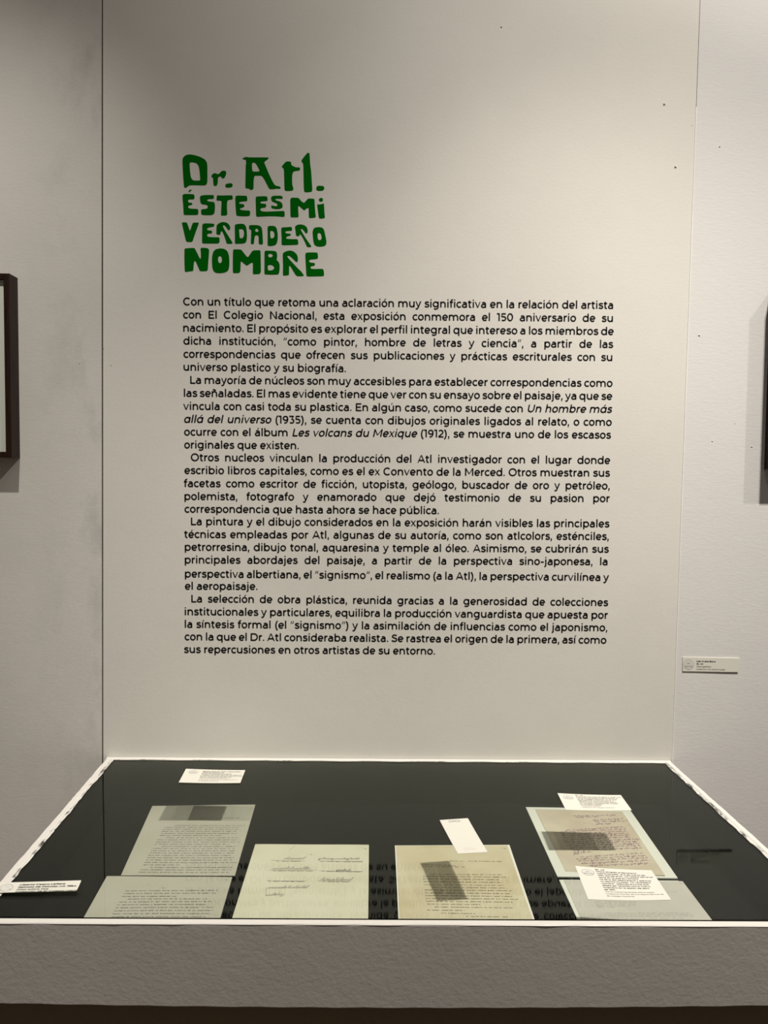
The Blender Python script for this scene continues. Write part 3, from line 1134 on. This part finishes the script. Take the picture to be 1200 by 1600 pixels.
def cursive(mb, sh, a, b, zoom, h=.0026, w_=.00018, gap=True, slant=.5, loops=.25):
    """a line of joined handwriting between two zoom points"""
    ox, oy, sc = zoom
    z = sh.z + sh.th
    A = on_z(ox + a[0] / sc, oy + a[1] / sc, z)
    B = on_z(ox + b[0] / sc, oy + b[1] / sc, z)
    e = B - A
    tot = e.length
    e.normalize()
    up = Vector((-e[1], e[0], 0))
    u = 0.0
    while u < tot:
        nlet = rnd.randint(3, 8) if gap else 60
        pts = []
        for _ in range(nlet):
            st = h * (.55 + .35 * rnd.random())
            r = rnd.random()
            hi = h * (.7 + .5 * rnd.random())
            lo = 0
            if r < loops:
                hi = h * 2.0
            elif r < loops * 1.5:
                lo = -h * 1.1
            for k in range(7):
                t = k / 6
                vv = lo + (hi - lo) * (.5 - .5 * cos(2 * pi * t))
                uu = u + st * t + slant * vv + st * .22 * sin(4 * pi * t)
                pts.append(A + e * uu + up * vv)
            u += st
            if u > tot:
                break
        pen(mb, sh, pts, w_ * (.8 + .5 * rnd.random()))
        u += h * .9


def make_sheet(name, px, z, th, m, label, cat, group=None, bend=None, fromz=None, nu=12, nv=14):
    P = [on_z(x, y, (fromz if fromz is not None else z + th)) for x, y in px]
    sh = Sheet(P, z, th, bend)
    c = (P[0] + P[1] + P[2] + P[3]) / 4
    o = obj(name, sh.mesh(nu, nv), m, None, origin=(c[0], c[1], z))
    tag(o, label, cat, group)
    return o, sh


G_DOC = 'papers laid out inside the display case'
ZP = ZF + .0004


def wave(a, k=3.0, ph=0.0):
    return lambda u, v: a * (.5 + .5 * sin(k * u * pi + ph) * cos(k * .8 * v * pi + ph * 2))


def ext(p, q, py):
    """carry the line p-q on to image row py"""
    return (p[0] + (q[0] - p[0]) * (py - p[1]) / (q[1] - p[1]), py)


# lower left typed page (second page), runs on below the front rim
TL, TR = (167, 1369), (363, 1370.5)
BLp, BRp = ext(TL, (129, 1437), 1505), ext(TR, (343.5, 1437), 1506)
o2, s2 = make_sheet('typed_page', [TL, TR, BRp, BLp], ZP, .0003, M_PAPER_A,
                    'greyish typed page at the lower left of the case, overlapped by another page',
                    'paper', G_DOC, wave(.0004))
Z2 = (120, 1360, 4.615)
typed(o2, s2, (595, 128), (652, 128), Z2, '- 2 -')
typed(o2, s2, (1050, 70), (1085, 70), Z2, '- 8')
for x0, y0, x1, y1 in ((345, 149, 1015, 145), (338, 168, 1005, 165), (322, 189, 715, 188), (370, 208, 940, 206), (303, 229, 965, 225),
                       (290, 249, 935, 246), (280, 270, 1000, 267), (270, 292, 990, 289), (258, 314, 950, 312), (247, 336, 930, 335),
                       (236, 357, 940, 356), (226, 379, 960, 378), (216, 402, 950, 401)):
    typed(o2, s2, (x0, y0), (x1, y1), Z2)

# upper left typed page
o1, s1 = make_sheet('typed_page', [(238, 1259.3), (399, 1257.2), (367, 1368.6), (189, 1367.8)], ZP + .0010, .0003, M_PAPER_A,
                    'full typed page at the upper left of the case, overlapping the page below it',
                    'paper', G_DOC, wave(.0004, 2.2, 1))
Z1 = (190, 1255, 5.714)
typed(o1, s1, (690, 133), (1065, 133), Z1, 'México, D.F., a 7 de junio de 1950.')
typed(o1, s1, (1138, 46), (1178, 45), Z1, '- 8 -')
for x0, y0, x1 in ((470, 200, 1098), (380, 217, 1050), (370, 235, 1045), (360, 253, 1038), (345, 271, 1030), (338, 289, 890),
                   (400, 309, 1045), (320, 328, 1060), (308, 348, 1055), (297, 367, 960), (358, 387, 1015), (275, 406, 1010),
                   (262, 426, 1015), (248, 446, 1000), (238, 467, 985), (228, 488, 1005), (218, 509, 985), (205, 531, 1025),
                   (195, 552, 520), (255, 575, 990), (165, 596, 980), (155, 618, 965)):
    typed(o1, s1, (x0, y0), (x1, y0 + 1), Z1)

# page of signatures
TL, TR = (399, 1319), (576.5, 1320)
BLp, BRp = ext(TL, (362, 1437), 1478), ext(TR, (575.3, 1437), 1479)
o3, s3 = make_sheet('signature_page', [TL, TR, BRp, BLp], ZP, .0004, M_PAPER_B,
                    'pale yellowish page of handwritten signatures over typed name lines, left of the tan page',
                    'paper', G_DOC, wave(.0003))
Z3 = (360, 1310, 5.217)
typed(o3, s3, (628, 132), (688, 132), Z3, '- 2 -')
typed(o3, s3, (1072, 86), (1105, 86), Z3, '- 8')
for a, b, s in (((378, 189), (575, 188), 'Dr. Manuel Sandoval'), ((735, 190), (1078, 193), 'Lic. Alfonso Caso y Andrade Presidente'),
                ((345, 265), (672, 268), 'Ing. Ezequiel Ordóñez Aguilar Consejo'), ((745, 269), (1065, 274), 'Dr. Ignacio González Guzmán Consejo'),
                ((310, 350), (600, 354), 'Dr. Manuel Martínez Báez Miembro'), ((745, 353), (962, 356), 'Lic. Antonio Caso Titular')):
    typed(o3, s3, a, b, Z3, s)
mb = MB()
for a, b in (((335, 181), (610, 184)), ((710, 184), (1080, 187)), ((310, 261), (705, 258)), ((725, 265), (1085, 270)),
             ((293, 344), (625, 350)), ((710, 347), (988, 351))):
    mb = MB()
    ruled(mb, s3, a, b, Z3, .0003)
    obj('rule_line', mb, M_INKB, o3, recalc=False)
for a, b, h in (((430, 172), (585, 172), .005), ((715, 170), (1040, 172), .0034), ((332, 254), (628, 254), .0055),
                ((860, 262), (970, 266), .003), ((728, 342), (965, 346), .0055), ((295, 410), (605, 408), .005), ((280, 470), (420, 464), .0042)):
    mb = MB()
    cursive(mb, s3, a, b, Z3, h, .00022, False, .6, .2)
    obj('signature', mb, M_INKB, o3, recalc=False)
for a, b in (((290, 398), (292, 470)), ((478, 102), (530, 60))):
    mb = MB()
    ruled(mb, s3, a, b, Z3, .0002)
    obj('pen_line', mb, M_INKB, o3, recalc=False)

# tan page on its white backing sheet
TL, TR = (617, 1321), (796, 1320)
BLp, BRp = ext(TL, (622.5, 1437), 1480), ext(TR, (835.5, 1437), 1481)
ob, sb = make_sheet('backing_sheet', [TL, TR, BRp, BLp], ZP, .0008, M_BACKW,
                    'white backing sheet showing as a thin edge around the tan typed page', 'backing sheet')
TL, TR = (619, 1321.5), (792.5, 1320.8)
BLp, BRp = ext(TL, (624.5, 1437), 1479), ext(TR, (832.5, 1437), 1480)
o4, s4 = make_sheet('typed_page', [TL, TR, BRp, BLp], ZP + .0008, .0003, M_PAPER_C,
                    'tan aged typed page in the middle of the case, partly under the blank card',
                    'paper', G_DOC, wave(.0003, 2))
Z4 = (610, 1270, 5.217)
typed(o4, s4, (480, 393), (918, 398), Z4, 'México, D.F., a 8 de noviembre de 1950.')
typed(o4, s4, (895, 291), (940, 293), Z4, '- 10')
typed(o4, s4, (245, 421), (530, 432), Z4, 'Colegio Nacional de México')
typed(o4, s4, (250, 437), (605, 443), Z4, 'Calle de Luis González núm. 23')
for a, b in (((320, 501), (912, 506)), ((265, 518), (938, 526)), ((265, 538), (886, 547)), ((268, 562), (900, 570)),
             ((270, 586), (926, 594)), ((335, 607), (926, 615)), ((280, 630), (985, 637)), ((282, 653), (972, 661)),
             ((285, 675), (1010, 684)), ((288, 698), (1040, 707)), ((290, 721), (992, 730)), ((295, 744), (736, 749)),
             ((360, 768), (1005, 777)), ((300, 793), (612, 797)), ((415, 818), (690, 823)), ((615, 846), (965, 851))):
    typed(o4, s4, a, b, Z4)

# lower right sheet on its mount
TL, TR = (873.5, 1374.5), (1060, 1376)
BLp, BRp = ext(TL, (902.5, 1437), 1500), ext(TR, (1108, 1437), 1501)
om, sm = make_sheet('mount_board', [TL, TR, BRp, BLp], ZP, .0012, M_MOUNT,
                    'white mount board edging the grey sheet at the lower right of the case', 'mount board', 'mount boards')
TL, TR = (881, 1375.5), (1066.5, 1377)
BLp, BRp = ext(TL, (908.5, 1437), 1499), ext(TR, (1112, 1437), 1500)
o6, s6 = make_sheet('faded_page', [TL, TR, BRp, BLp], ZP + .0012, .0003, M_PAPER_E,
                    'dull grey faint-typed page at the lower right, half hidden by the large caption card',
                    'paper', G_DOC, wave(.0004, 2))
Z6 = (870, 1345, 4.8)
for a, b in (((285, 308), (600, 312)), ((285, 322), (595, 326)), ((300, 336), (590, 340)), ((300, 348), (430, 350)),
             ((320, 393), (1010, 394)), ((322, 405), (1022, 406)), ((325, 417), (1030, 418)), ((318, 432), (960, 434))):
    typed(o6, s6, a, b, Z6, size=.0026, wt_=130, m=M_INKG, name='faint_typed_line')
typed(o6, s6, (830, 231), (908, 233), Z6, size=.0024, m=M_INKG, name='faint_typed_line')
typed(o6, s6, (900, 170), (940, 172), Z6, '- 12', size=.003, m=M_INKG, name='faint_typed_line')

# brown handwritten letter on a white mount
om2, sm2 = make_sheet('mount_board', [(821.5, 1261), (983, 1263.5), (1059, 1372), (871, 1369.5)], ZP + .0014, .0016, M_MOUNT,
                      'greenish white mount board under the brown handwritten letter', 'mount board', 'mount boards')
o5, s5 = make_sheet('handwritten_letter', [(836.5, 1264.5), (972, 1268), (1039.5, 1369), (883.5, 1361.5)], ZP + .0030, .0003, M_PAPER_D,
                    'brown aged letter in purple handwriting on a white mount at the right', 'letter', G_DOC,
                    lambda u, v: .0012 * (u * v) ** 2 + .0006 * (.5 + .5 * sin(5 * v)))
mb = MB()
Z5 = (820, 1235, 5)
hand = [((375, 204), (700, 199)), ((395, 215), (570, 213)), ((530, 238), (765, 226)), ((545, 252), (800, 242)), ((555, 268), (670, 264)),
        ((320, 318), (790, 290)), ((275, 330), (782, 308)), ((285, 346), (800, 324)), ((290, 360), (812, 340)),
        ((295, 376), (815, 354)), ((300, 391), (820, 370)), ((308, 407), (895, 386)), ((318, 422), (880, 403)),
        ((328, 438), (895, 420)), ((345, 455), (905, 437)), ((375, 472), (915, 455)), ((380, 489), (520, 484)),
        ((380, 500), (440, 498)), ((430, 524), (910, 498)), ((400, 541), (935, 515)), ((415, 557), (955, 533)),
        ((440, 575), (978, 552)), ((500, 592), (955, 577))]
for a, b in hand:
    mb = MB()
    cursive(mb, s5, a, b, Z5, .0026, .00019, True, .6, .28)
    obj('handwritten_line', mb, M_INKP, o5, recalc=False)

# ------------------------------------------------------------------ caption cards
G_LAB = 'printed caption cards lying on the glass'


def emblem(parent, fn, cx, cy, r):
    """round grey stamp with a pale mountain in it; fn(u, v, t)"""
    mb = MB()
    prev = None
    for i in range(41):
        a = 2 * pi * i / 40
        ring = [fn(cx + q * cos(a), cy + q * sin(a), 1) for q in (r * .9, r)]
        if prev:
            mb.quad(prev[0], prev[1], ring[1], ring[0])
        prev = ring

    def poly(pts):
        n = len(mb.v)
        mb.v.extend(fn(cx + a * r, cy + b * r, 1.2) for a, b in pts)
        mb.f.append(tuple(range(n, n + len(pts))))
    poly([(-.88, -.35), (-.45, -.15), (0, -.28), (.45, -.12), (.88, -.35), (.7, -.6), (.3, -.5), (-.2, -.55), (-.7, -.62)])
    poly([(-.5, .0), (-.2, .45), (.0, .36), (.16, .42), (.3, .2), (.5, .05), (.2, .12), (.0, .06), (-.25, .1)])
    e = obj('emblem', mb, M_EMB, parent, recalc=False)
    mb = MB()
    n = len(mb.v)
    mb.v.extend(fn(cx + r * .89 * cos(2 * pi * i / 40), cy + r * .89 * sin(2 * pi * i / 40), .7) for i in range(40))
    mb.f.append(tuple(range(40)))
    obj('emblem_field', mb, M_EMBL, e, recalc=False)
    return e


def card(px, label, rows, size=.0028, lead=None, tx=.31, ty=.10, er=.0085, bend=None, th=.0004, gap=0.0, sx=1.12, group=G_LAB,
         emb=(.16, .28), wspan=None):
    P = [on_z(x, y, ZG + th + gap) for x, y in px]
    sh = Sheet(P, ZG + gap, th, bend)
    c = (P[0] + P[1] + P[2] + P[3]) / 4
    o = obj('caption_card', sh.mesh(14, 8), M_LABEL, None, origin=(c[0], c[1], ZG))
    tag(o, label, 'label', group)
    W_ = (sh.P[1] - sh.P[0]).length
    H_ = (sh.P[3] - sh.P[0]).length

    def fn(u, v, t):                       # u right, v up, metres from the card's top left
        q = sh.uv(u / W_, -v / H_)
        return Vector((q[0], q[1], sh.z + sh.th + sh.bend(min(1, max(0, u / W_)), min(1, max(0, -v / H_))) + .0001 * (1 + t)))
    if emb:
        emblem(o, fn, emb[0] * W_, -emb[1] * H_, er)
    y = ty * H_
    mh, mbk, mg = MB(), MB(), MB()
    for kind, s in rows:
        tgt = {'h': mh, 'b': mbk, 'g': mg}[kind]
        wt_ = {'h': 190, 'b': 150, 'g': 125}[kind]
        sz = size * (1.0 if kind != 'g' else .9)
        y += lead or size * 1.22
        set_text(tgt, s, sz, lambda u, v, t, y=y: fn(tx * W_ + u, -y + v, t), wt_, sx, None, 0, False)
    if mh.v:
        obj('heading_text', mh, M_INKL, o, recalc=False)
    if mbk.v:
        obj('caption_text', mbk, M_INKL, o, recalc=False)
    if mg.v:
        obj('small_text', mg, M_INKLG, o, recalc=False)
    return o, fn, W_, H_


card([(290.6, 1201.7), (383.3, 1203.8), (375.5, 1223.8), (279.3, 1223)],
     'cream caption card lying alone near the back edge of the glass, left of centre',
     [('h', 'Ignacio Chávez, José Vasconcelos,'), ('h', 'Alfonso Reyes et al.'), ('b', 'Oficio de integrantes de El'),
      ('b', 'Colegio Nacional de México relativo'), ('b', 'a que les ha sido presentada la renuncia'),
      ('b', 'de la membresía del Dr. Atl'), ('g', 'Mecanografiado sobre papel'), ('g', 'Colección Fondo de Correspondencia'),
      ('g', 'El Colegio Nacional')], size=.0041, lead=.0061, sx=1.12, tx=.30, ty=.08, er=.0095, emb=(.15, .22),
     bend=lambda u, v: .0008 * (2 * u - 1) ** 2)
card([(871, 1240), (970, 1243), (987, 1266.6), (884, 1266)],
     'cream caption card over the top edge of the brown handwritten letter',
     [('h', 'Dr. Atl'), ('b', 'Carta de renuncia dirigida a José Luis'), ('b', 'Martínez secretario administrativo'),
      ('b', 'de El Colegio Nacional, en la que'), ('b', 'agradece el nombramiento y'), ('b', 'refiere una carta firmada sobre'),
      ('b', 'su nombre verdadero en la que'), ('b', 'no puede aceptar'), ('g', 'Tinta sobre papel'),
      ('g', 'Colección El Colegio Nacional')], size=.0040, lead=.0060, tx=.27, ty=.02, er=.0095, emb=(.14, .23),
     bend=lambda u, v: .0010 * (2 * u - 1) ** 2)
card([(898.5, 1354.6), (1018, 1361.5), (1048.5, 1407), (919, 1406.3)],
     'largest cream caption card, dense with text, over the lower right sheets',
     [('h', 'Dr. Atl'), ('b', 'Oficio dirigido al Secretario'), ('b', 'Administrador, el 5 de marzo de'),
      ('b', '1951, donde el Dr. Atl refiere devolver'), ('b', 'carta en la que su nombre'), ('b', 'no es la del destinatario y adjunta'),
      ('b', 'un escrito titulado “Mi verdadero'), ('b', 'nombre”, además anuncia que'), ('b', 'desea ser recibido como nuevo'),
      ('b', 'miembro en la sesión de abril'), ('b', 'de 1951'), ('g', 'Carta mecanografiada sobre papel'),
      ('g', 'Colección Fondo de Correspondencia de'), ('g', 'El Colegio Nacional')], size=.0040, lead=.0058, tx=.25, ty=.02,
     er=.0095, emb=(.14, .18), bend=lambda u, v: .0012 * (2 * u - 1) ** 2 + .0006 * (1 - v), sx=1.12)
card([(-3, 1380.3), (127, 1376.5), (119.5, 1393), (-12, 1396)],
     'narrow cream caption card across the left rim of the case',
     [('h', 'Alberto Castro Leñero'), ('h', '*Retrato de Dioniso Atl*, 1964'), ('b', 'Óleo sobre tela'),
      ('b', 'Colección de El Colegio Nacional')], size=.0050, lead=.0062, tx=.27, ty=.10, er=.0100, emb=(.13, .52),
     bend=lambda u, v: .0006 * (2 * v - 1) ** 2 + .0004, gap=.0018, sx=1.2)
# blank card lying on its face, with a pen mark and a tape ghost
P = [(687, 1282), (731, 1279), (762, 1332), (715.5, 1334.5)]
c4 = [on_z(x, y, ZG + .0004) for x, y in P]
sh = Sheet(c4, ZG, .0004, lambda u, v: .0008 * (2 * v - 1) ** 2)
cc = (c4[0] + c4[1] + c4[2] + c4[3]) / 4
bc = obj('blank_card', sh.mesh(6, 12), M_LABEL, None, origin=(cc[0], cc[1], ZG))
tag(bc, 'plain cream card turned face down above the tan typed page', 'label', G_LAB)
mb = MB()
Zc = (610, 1270, 5.217)


def zp(x, y):
    return on_z(Zc[0] + x / Zc[2], Zc[1] + y / Zc[2], ZG + .0004)


pen(mb, sh, [zp(*q) for q in spline([(565, 68), (545, 64), (520, 70), (495, 80), (478, 76), (482, 68), (500, 66), (522, 72), (545, 76), (566, 74), (560, 68)], 4)], .0004)
obj('pen_mark', mb, M_INKB, bc, recalc=False)
mb = MB()
prev = None
for i in range(13):
    t = i / 12
    x = 598 + 92 * t
    a, b = zp(x, 284 + 4 * sin(t * 9)), zp(x + 6, 308 - 5 * t + 3 * sin(t * 7))
    ring = [sh.top(a), sh.top(b)]
    if prev:
        mb.quad(prev[0], prev[1], ring[1], ring[0])
    prev = ring
M_TAPE = mat('tape_ghost', (.70, .67, .60), .6, .2)
obj('tape_mark', mb, M_TAPE, bc, recalc=False)

# ------------------------------------------------------------------ wall label at the right
a, b, c, d = (on_y(*p) for p in ((1066.3, 1026.6), (1155.0, 1028.2), (1153.2, 1049.6), (1066.3, 1048.4)))
LBL = .0032
mb = MB()
NU = 12


def lab_pt(u, v, t):
    """u, v in 0..1 from the top left; t: 0 at the wall side, 1 at the face"""
    p = a.lerp(b, u).lerp(d.lerp(c, u), v)
    lift = .0003 + .0006 * v + .0006 * (1 - cos(pi * u)) / 2
    return Vector((p[0], D - lift - .0009 * t, p[2]))


front, back = [], []
for j in (0, 1):
    for i in range(NU + 1):
        front.append(lab_pt(i / NU, j, 1))
        back.append(lab_pt(i / NU, j, 0) if j else Vector((lab_pt(i / NU, j, 0)[0], D, lab_pt(i / NU, j, 0)[2])))
mb.v = front + back
K = len(front)
W1 = NU + 1
for i in range(NU):
    mb.f.append((i, i + 1, W1 + i + 1, W1 + i))
    mb.f.append((K + i, K + W1 + i, K + W1 + i + 1, K + i + 1))
    mb.f.append((i, K + i, K + i + 1, i + 1))
    mb.f.append((W1 + i, W1 + i + 1, K + W1 + i + 1, K + W1 + i))
mb.f.append((0, W1, K + W1, K))
mb.f.append((NU, K + NU, K + W1 + NU, W1 + NU))
wl = obj('wall_label', mb, M_LABEL, None, origin=(d[0], D, d[2]))
tag(wl, 'small cream caption plate fixed to the wall right of the long text', 'label')
WW, HH = (b - a).length, (d - a).length


def wfn(u, v, t):
    p = lab_pt(u / WW, -v / HH, 1)
    return Vector((p[0], p[1] - .0001 * (1 + t), p[2]))


emblem(wl, wfn, .105 * WW, -.52 * HH, .0108)
mh, mbk = MB(), MB()
y = .13 * HH
for k, (kind, s) in enumerate((('h', 'Lola Álvarez Bravo'), ('h', 'Dr. Atl'), ('b', 'Plata/gelatina'), ('b', 'Colección: Ma. García Cubas'))):
    y += .0056
    set_text(mh if kind == 'h' else mbk, s, .0042, lambda u, v, t, y=y: wfn(.245 * WW + u, -y + v, t), 200 if kind == 'h' else 140, 1.05, None, 0, False)
obj('heading_text', mh, M_INKL, wl, recalc=False)
obj('caption_text', mbk, M_INKLG, wl, recalc=False)


# ------------------------------------------------------------------ framed pictures
def frame(x0, x1, z0, z1, label):
    PR, FW, RB_ = .037, .0115, .008       # depth, face width, recess of the mat
    t = thing('picture_frame', ((x0 + x1) / 2, D, z0), label, 'picture frame', 'framed pictures on the wall')
    yf = D - PR
    mb = MB()

    def rect(i, y):
        return [(x0 + i, y, z0 + i), (x1 - i, y, z0 + i), (x1 - i, y, z1 - i), (x0 + i, y, z1 - i)]
    loops = [rect(0, D), rect(0, yf + .0006), rect(.0006, yf), rect(FW - .0005, yf), rect(FW, yf + .0006), rect(FW, D - .004)]
    for A_, B_ in zip(loops, loops[1:]):
        for i in range(4):
            j = (i + 1) % 4
            mb.quad(A_[i], A_[j], B_[j], B_[i])
    obj('moulding', mb, M_WOOD, t)
    mb = MB()
    r = rect(FW, yf + RB_)
    r2 = rect(FW, yf + RB_ + .002)
    mb.prism(r2, r)
    obj('mat_board', mb, M_MAT, t)
    mb = MB()
    mb.prism(rect(FW + .0002, yf + .0055), rect(FW + .0002, yf + .0035))
    obj('glazing', mb, M_GLAZE, t)
    mb = MB()
    mb.prism(rect(.004, D), rect(.004, D - .003))
    obj('backing_board', mb, M_PLINTH, t)
    return t


fl0, fl1 = on_y(27.5, 434.5), on_y(31.5, 715.6)
xr = (fl0[0] + fl1[0]) / 2
frame(xr - .50, xr, fl1[2], fl0[2], 'dark wood picture frame cut off by the left edge, its white mat showing')
fr1 = on_y(1193.9, 733.5)
frame(fr1[0], fr1[0] + .50, fr1[2], fr1[2] + (fl0[2] - fl1[2]), 'dark wood picture frame cut off by the right edge, above the small wall label')
